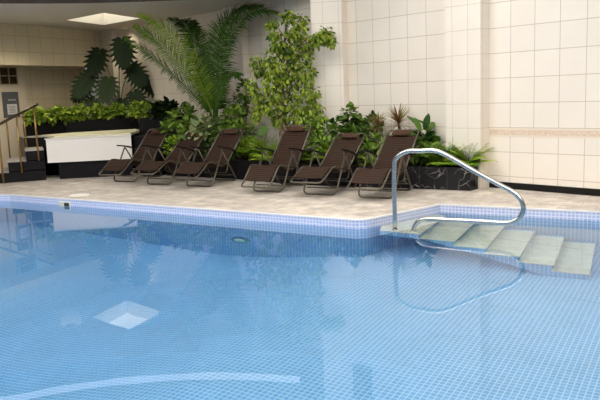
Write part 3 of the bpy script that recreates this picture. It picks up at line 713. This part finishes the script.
lf.leaf((2.10, 11.93, .93), (-.45, -.2, 1), (0, -1, .2), .27, .10, .1, 5, 'oval', .1, tint=1); lf.leaf((2.16, 11.93, .95), (.25, -.1, 1), (0, -1, .2), .29, .12, .1, 5, 'oval', .1, tint=.2)
child_world(lf.build('leaves', M['lf_rubber'], smooth=True), r); child_world(st_.build('stem', M['petiole'], smooth=True), r)
rosette('dracaena', (1.77, 12.25, Z0), 76, .37, .034, M['lf_drac'], 'larger spiky dracaena with red edged leaves behind the rightmost lounger', stem=.70, droop=.28, zlo=-.45, zhi=1.9)
rosette('dracaena', (1.45, 12.6, Z0), 60, .30, .028, M['lf_drac'], 'smaller spiky dracaena left of the larger one', stem=.64, droop=.28, zlo=-.4, zhi=1.9, tl=(0, .7))
bush('leafy_shrub', (1.02, 12.95, Z0), [(.98, 12.98, 1.22, .17, .17, .15), (.80, 13.0, 1.0, .2, .2, .16), (1.12, 12.95, .95, .2, .22, .2), (1.35, 12.9, 1.02, .2, .16, .16), (1.0, 12.85, .75, .3, .2, .2)], M['lf_shrub'], 620, .13, .075, 'deep green round leaved shrub between two loungers beside the dracaenas', 'shrub')
bush('leafy_shrub', (1.40, 12.35, Z0), [(1.42, 12.3, .66, .26, .2, .2), (1.62, 12.2, .6, .2, .16, .2)], M['lf_mid'], 240, .17, .07, 'low mid green shrub under the dracaenas', 'shrub', shape='blade')
fern('fern', (1.30, 12.2, Z0), 18, .45, .10, M['lf_lime'], 'lime fern behind the gap between the two right loungers', 1.2)
bush('leafy_shrub', (1.95, 11.85, Z0), [(1.92, 11.9, .62, .25, .18, .22), (2.2, 11.65, .56, .22, .15, .16)], M['lf_mid'], 260, .15, .06, 'mid green foliage low in the marble planter left of the ferns', 'shrub')
# between loungers 4 and 5: lime foliage
for (x, y, n_, L_, lab) in ((.62, 12.62, 22, .5, 'lime fern low in the long planter under the round leaved shrub'), (.22, 12.78, 22, .52, 'lime fern in the long planter right of the tree trunk'), (-.62, 13.42, 26, .56, 'bright fern in the long planter left of the tree trunk'), (-.95, 13.72, 26, .54, 'bright fern in the long planter right of the palm'), (-.35, 13.15, 20, .5, 'bright fern at the foot of the tall leafy tree')):
    fern('fern', (x + .08, y + .14, Z0), n_ + 14, L_ * 1.12, .14, M['lf_lime'], lab, 2.6, tl=(.1, 1))
bush('leafy_shrub', (.45, 12.9, Z0), [(.30, 12.95, .95, .22, .2, .2), (.62, 12.9, .86, .26, .2, .18), (.5, 12.75, .65, .3, .2, .2)], M['lf_mid'], 380, .13, .06, 'mid green bushy plant behind the lounger at the tree', 'shrub')
r = empty('arum_plant', (-.62, 13.3, Z0)); tag(r, 'single large dark heart shaped leaf standing on its stalk left of the tree', 'plant')
mb = MB(); mb.tube(spline([(-.62, 13.3, Z0), (-.63, 13.28, .7), (-.56, 13.25, .97)], 5), .008, 6); child_world(mb.build('stalk', M['petiole'], smooth=True), r)
mb = MB(); mb.leaf((-.54, 13.25, 1.03), (-.8, -.1, -.35), (0, -1, .35), .26, .2, .3, 6, 'heart', .12, tint=.4); child_world(mb.build('leaf', M['lf_shrub'], smooth=True), r)

# tall ficus tree ------------------------------------------------------------
r = empty('ficus_tree', (-.28, 13.45, Z0)); tag(r, 'tall leafy tree with small yellow green leaves climbing beside the tiled pillar', 'tree')
tr = MB(); lf = MB()
T0 = Vector((-.28, 13.45, Z0))
tr.tube(spline([T0, (-.31, 13.45, .9), (-.25, 13.46, 1.5), (-.22, 13.5, 2.2), (-.12, 13.52, 3.0)], 4), [.045 - .0018 * i for i in range(17)], 8)
tr.tube(spline([T0 + Vector((.05, .03, 0)), (-.18, 13.5, .9), (-.28, 13.5, 1.6), (-.3, 13.5, 2.1)], 4), [.03 - .0013 * i for i in range(13)], 7)
child_world(tr.build('trunk', M['bark'], smooth=True), r)
br_ = MB()
# leaf clusters (x, z, radius) on the plane of the tree with depth jitter
CL = [(-.09, 3.08, .10), (.12, 2.99, .13), (.14, 2.78, .13), (-.02, 2.75, .12), (-.40, 2.95, .08), (-.36, 2.75, .11), (-.30, 2.55, .13), (.42, 2.62, .12), (.60, 2.73, .13), (.68, 2.58, .09), (.25, 2.52, .13), (-.12, 2.45, .2), (.1, 2.3, .2), (-.42, 2.25, .18), (-.70, 2.25, .12), (-.62, 2.1, .14),
      (-.1, 2.05, .22), (.22, 1.98, .2), (-.38, 1.95, .2), (-.85, 1.82, .10), (-.72, 1.65, .12), (-.45, 1.7, .18), (-.1, 1.72, .22), (.25, 1.65, .18), (-.62, 1.42, .12), (-.75, 1.28, .10), (-.42, 1.42, .15), (-.05, 1.4, .2), (.28, 1.35, .18), (.42, 1.15, .14), (.05, 1.12, .18), (-.35, 1.15, .12), (.3, .95, .16), (-.05, .9, .16)]
for (cx, cz, cr) in CL:
    cy = 13.5 + ru(-.2, .15) - (.22 if cx > .3 else 0); c = Vector((cx, cy, cz)); t0 = Vector((-.25 + .04 * cz, 13.5, max(.8, cz - ru(.25, .5))))
    br_.tube(spline([t0, t0.lerp(c, .5) + Vector((0, 0, .05)), c], 3), [.010, .009, .008, .007, .006, .005, .004], 5)
    for _ in range(int(50 + 1900 * cr * cr)):
        d = rdir(-1, 1); p = c + d * cr * ru(.3, 1.25); ld = (d * .5 + Vector((ru(-.5, .5), ru(-.5, .5), ru(-1.1, .1)))).normalized()
        s_ = ru(.7, 1.2); lf.leaf(p, ld, Vector((ru(-.6, .6), -1, .6)), .092 * s_, .048 * s_, .4, 3, 'oval', .15, tint=min(1, max(0, random.gauss(.45, .3))), twist=ru(-.8, .8))
child_world(br_.build('branches', M['bark'], smooth=True), r); child_world(lf.build('foliage', M['lf_fig'], smooth=True), r)

# palm -----------------------------------------------------------------------
PB = Vector((-1.78, 15.2, Z0))
palm = empty('palm', PB); tag(palm, 'large palm with long arching feathery fronds rising between the loungers and the ceiling', 'palm')
mb = MB(); mb.tube(spline([PB, PB + Vector((.01, 0, .35)), PB + Vector((0, 0, .72))], 5), [.10, .11, .10, .11, .10, .11, .10, .11, .10, .09, .08], 12); child_world(mb.build('trunk', M['bark'], smooth=True), palm)
def frond(pts, L, mat, dens=1, start=.18, roll=0, tl=(0, 1), down=.25):
    P = spline([PB + Vector((ru(-.05, .05), ru(-.05, .05), .65))] + [Vector(p) for p in pts], 22); n_ = len(P)
    mb = MB(); mb.tube(P[::2], [max(.004, .018 * (1 - i / (n_ / 2))) for i in range(len(P[::2]))], 5, tint=.9)
    i0 = int(start * n_)
    for i in range(i0, n_ - 1):
        for sub in ((0,)):
            t = (i + sub - i0) / (n_ - 1 - i0); p = P[i].lerp(P[i + 1], sub); tg = (P[i + 1] - P[i]).normalized()
            up = Vector((math.sin(roll), -.5, 1)); sd_ = tg.cross(up).normalized(); nn = sd_.cross(tg).normalized()
            l_ = L * (math.sin(PI * min(1, t * .80 + .16)) ** .7) * ru(.88, 1.05)
            for s_ in (-1, 1):
                d = (sd_ * s_ * .85 + tg * .62 + nn * ru(.05, .4) + Vector((0, 0, -down)))
                mb.leaf(p, d, nn, l_ * ru(.85, 1.08), .031, .35, 4, 'blade', .3, tint=ru(*tl))
    mb.v = [(q[0], q[1], min(q[2], 3.58)) for q in mb.v]
    child_world(mb.build('frond', mat, smooth=True), palm)
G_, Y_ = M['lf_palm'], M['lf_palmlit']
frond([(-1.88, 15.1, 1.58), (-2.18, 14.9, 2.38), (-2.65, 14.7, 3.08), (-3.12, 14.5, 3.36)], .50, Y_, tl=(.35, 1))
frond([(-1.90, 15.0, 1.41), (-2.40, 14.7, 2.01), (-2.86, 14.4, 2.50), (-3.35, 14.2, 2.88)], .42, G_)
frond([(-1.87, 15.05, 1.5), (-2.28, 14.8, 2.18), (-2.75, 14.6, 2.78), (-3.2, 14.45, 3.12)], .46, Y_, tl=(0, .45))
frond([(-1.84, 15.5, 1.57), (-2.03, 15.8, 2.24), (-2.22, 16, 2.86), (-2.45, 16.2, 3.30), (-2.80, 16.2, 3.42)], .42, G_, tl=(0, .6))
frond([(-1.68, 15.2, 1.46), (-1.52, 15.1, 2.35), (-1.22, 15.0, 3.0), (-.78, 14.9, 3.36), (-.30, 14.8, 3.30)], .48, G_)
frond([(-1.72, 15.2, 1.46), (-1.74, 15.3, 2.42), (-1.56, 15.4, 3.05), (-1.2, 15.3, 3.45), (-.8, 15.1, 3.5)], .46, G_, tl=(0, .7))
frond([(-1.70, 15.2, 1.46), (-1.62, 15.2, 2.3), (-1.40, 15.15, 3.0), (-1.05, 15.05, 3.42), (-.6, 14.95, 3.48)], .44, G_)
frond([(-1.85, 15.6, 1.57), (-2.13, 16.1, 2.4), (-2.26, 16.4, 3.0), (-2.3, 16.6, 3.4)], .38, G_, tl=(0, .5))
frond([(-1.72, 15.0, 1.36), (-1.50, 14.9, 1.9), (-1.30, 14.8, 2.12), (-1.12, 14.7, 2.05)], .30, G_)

# dense planting around the palm
bush('schefflera', (-2.35, 15.1, Z0), [(-2.45, 15.2, 1.22, .32, .25, .22), (-2.2, 15.0, .95, .3, .25, .25), (-2.7, 15.25, .92, .26, .2, .22)], M['lf_mid'], 420, .20, .085, 'mid green large leaved shrub left of the palm base', 'shrub')
bush('dieffenbachia', (-1.95, 14.75, Z0), [(-1.95, 14.75, .98, .3, .22, .2), (-1.65, 14.7, .78, .25, .2, .22), (-2.15, 14.75, .72, .24, .18, .2)], M['lf_var'], 260, .24, .10, 'variegated cream and green plant at the foot of the palm', 'plant')
bush('leafy_shrub', (-1.35, 14.5, Z0), [(-1.30, 14.55, 1.12, .24, .22, .26), (-1.15, 14.3, .86, .25, .22, .2), (-1.5, 14.5, .8, .24, .2, .2)], M['lf_mid'], 420, .17, .07, 'mid green shrub right of the palm base with pointed leaves', 'shrub')
bush('leafy_shrub', (-2.55, 14.9, Z0), [(-2.60, 14.95, .62, .30, .16, .18), (-2.35, 14.85, .72, .2, .15, .2)], M['lf_lime'], 260, .12, .07, 'lime green leaves showing between the first two loungers', 'shrub')
bush('leafy_shrub', (-1.05, 14.1, Z0), [(-.95, 13.95, .62, .25, .15, .2), (-1.35, 14.1, .6, .22, .15, .18)], M['lf_lime'], 200, .12, .06, 'lime green low plant behind the lounger at the palm', 'shrub')
bush('leafy_shrub', (-2.95, 16.2, Z1 + .04), [(-3.1, 16.45, 1.38, .3, .2, .18), (-2.75, 16.35, 1.28, .25, .2, .2)], M['lf_dark'], 300, .2, .11, 'dark leafy shrub on the tall planter left of the palm', 'shrub')
bush('pothos', (-3.2, 16.7, Z1 + .04), [(-3.3, 16.8, 1.36, .35, .25, .2), (-3.75, 17.1, 1.38, .3, .25, .2)], M['lf_pothos'], 360, .14, .09, 'bushy lime pothos on the tall planter by the palm', 'plant', shape='heart')
bush('small_tree', (-1.15, 14.9, Z0), [(-1.2, 14.9, 1.48, .2, .16, .22), (-1.08, 14.8, 1.75, .13, .12, .2), (-1.32, 14.9, 1.2, .2, .16, .2)], M['lf_shrub'], 300, .14, .06, 'slim dark shrub beside the shaded pillar right of the palm', 'shrub')

# trough of pothos
TP = [(-6.42, 16.98), (-6.05, 17.3), (-5.68, 17.62), (-5.25, 17.98), (-4.85, 18.2), (-4.42, 18.42)]
LB = ['at the left end of the trough beside the stair rails', 'second from the left end of the trough', 'under the left leaves of the split leaf plant', 'in the trough under the middle of the split leaf plant', 'in the trough right of the split leaf plant stem', 'at the right end of the trough']
for (x, y), lb in zip(TP, LB):
    cx, cy = x + .08, y + .12; nx_, ny_ = .42, -.9
    bush('pothos', (cx, cy, 1.135), [(cx, cy + .05, 1.34, .27, .2, .13), (cx - .1, cy - .1, 1.28, .17, .12, .10), (cx + .12, cy + .1, 1.42, .2, .2, .12)], M['lf_pothos'], 250, .13, .10, 'bushy lime green pothos ' + lb, 'plant', shape='heart')
# split leaf plant
def ctr(p, f=18.75 / 17.5): return Vector((p[0] * f, p[1] * f, 1.67 + (p[2] - 1.67) * f))
MBs = ctr((-4.41, 17.6, 1.11)); MBs.z = 1.135
mon = empty('monstera', MBs); tag(mon, 'tall split leaf monstera with big dark notched leaves in the corner below the skylight', 'plant')
def splitleaf(mb, c, d, up, R, tint):
    """round leaf cut into fingers on both sides of the midrib"""
    d = Vector(d).normalized(); up = Vector(up).normalized(); sd_ = d.cross(up).normalized(); nn = sd_.cross(d).normalized(); c = Vector(c)
    nf = 8
    for s_ in (-1, 1):
        for k in range(nf):
            t = k / (nf - 1); b_ = c + d * (R * (-.55 + 1.35 * t)); ang = math.radians(118 - 92 * t)
            l_ = R * (.62 + .42 * math.sin(PI * min(1, t * .9 + .1)))
            dd = d * math.cos(ang) + sd_ * s_ * math.sin(ang)
            mb.leaf(b_, dd + nn * .1, nn, l_, R * .22, .28, 4, 'oval', .08, tint=tint + ru(-.15, .15))
            mb.leaf(b_, dd + nn * .1, nn, l_ * .74, R * .50, .1, 3, 'oval', .0, tint=tint)
    mb.leaf(c - d * R * .62, d, nn, R * 1.35, R * .62, .2, 6, 'oval', .05, tint=tint)
    mb.leaf(c + d * R * .6, d, nn, R * .6, R * .22, .3, 4, 'oval', .1, tint=tint)
ML = [((-4.83, 17.5, 2.64), (-.25, -.3, -.9), .38), ((-4.20, 17.6, 2.86), (.12, -.3, -.9), .42), ((-5.14, 17.4, 2.08), (-.5, -.3, -.75), .38), ((-4.58, 17.3, 1.96), (-.1, -.4, -.95), .36), ((-3.93, 17.6, 2.28), (.5, -.3, -.8), .36), ((-3.62, 17.8, 2.0), (.6, -.2, -.7), .34),
      ((-5.04, 17.3, 1.56), (-.5, -.4, -.6), .30), ((-3.9, 17.4, 1.66), (.4, -.4, -.7), .32), ((-4.25, 17.3, 1.5), (0, -.5, -.8), .28), ((-5.25, 17.5, 1.85), (-.7, -.2, -.5), .28)]
sm_ = MB()
for (p, d, R) in ML:
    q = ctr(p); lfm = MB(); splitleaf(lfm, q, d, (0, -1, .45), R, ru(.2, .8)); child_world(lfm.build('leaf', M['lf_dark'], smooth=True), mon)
    top = q - Vector(d).normalized() * R * .55; mid = MBs.lerp(top, .55) + Vector((0, 0, .12)); mid.x = MBs.x + (top.x - MBs.x) * .35
    sm_.tube(spline([MBs, mid, top], 6), .015, 6)
child_world(sm_.build('stalks', M['petiole'], smooth=True), mon)
sk_ = MB(); sk_.tube([MBs, MBs + Vector((0, 0, .9))], .022, 8); child_world(sk_.build('support_pole', simple('blue grey pole', (.12, .15, .2), .5), smooth=True), mon)

# ------------------------------------------------------------------ light, world, camera
wd = bpy.data.worlds.new('World'); bpy.context.scene.world = wd; wd.use_nodes = True
bg = wd.node_tree.nodes['Background']; bg.inputs['Color'].default_value = (.90, .93, 1.0, 1); bg.inputs['Strength'].default_value = .25
cam = bpy.data.cameras.new('camera'); co = bpy.data.objects.new('camera', cam); COL.objects.link(co)
cam.sensor_width = 36; cam.lens = 42.0; cam.clip_end = 200
pt, rl_ = math.radians(8.77), math.radians(2.3); c, s = math.cos(rl_), math.sin(rl_); cp, sp_ = math.cos(pt), math.sin(pt)
X = Vector((c, -s * sp_, -s * cp)); Y = Vector((s, c * sp_, c * cp)); Zb = -Vector((0, cp, -sp_))
mt = Matrix.Identity(4)
for i, v_ in enumerate((X, Y, Zb)): mt.col[i] = (*v_, 0)
mt.col[3] = (0, 0, 1.67, 1); co.matrix_world = mt
sc = bpy.context.scene; sc.camera = co
sc.view_settings.view_transform = 'Standard'; sc.view_settings.look = 'None'; sc.view_settings.gamma = 1; sc.view_settings.exposure = 0.12
try: sc.view_settings.use_curve_mapping = False
except Exception: pass
cy_ = sc.cycles; cy_.max_bounces = 10; cy_.diffuse_bounces = 5; cy_.glossy_bounces = 5; cy_.transmission_bounces = 8; cy_.caustics_reflective = False; cy_.caustics_refractive = True; cy_.sample_clamp_indirect = 6; cy_.use_denoising = True
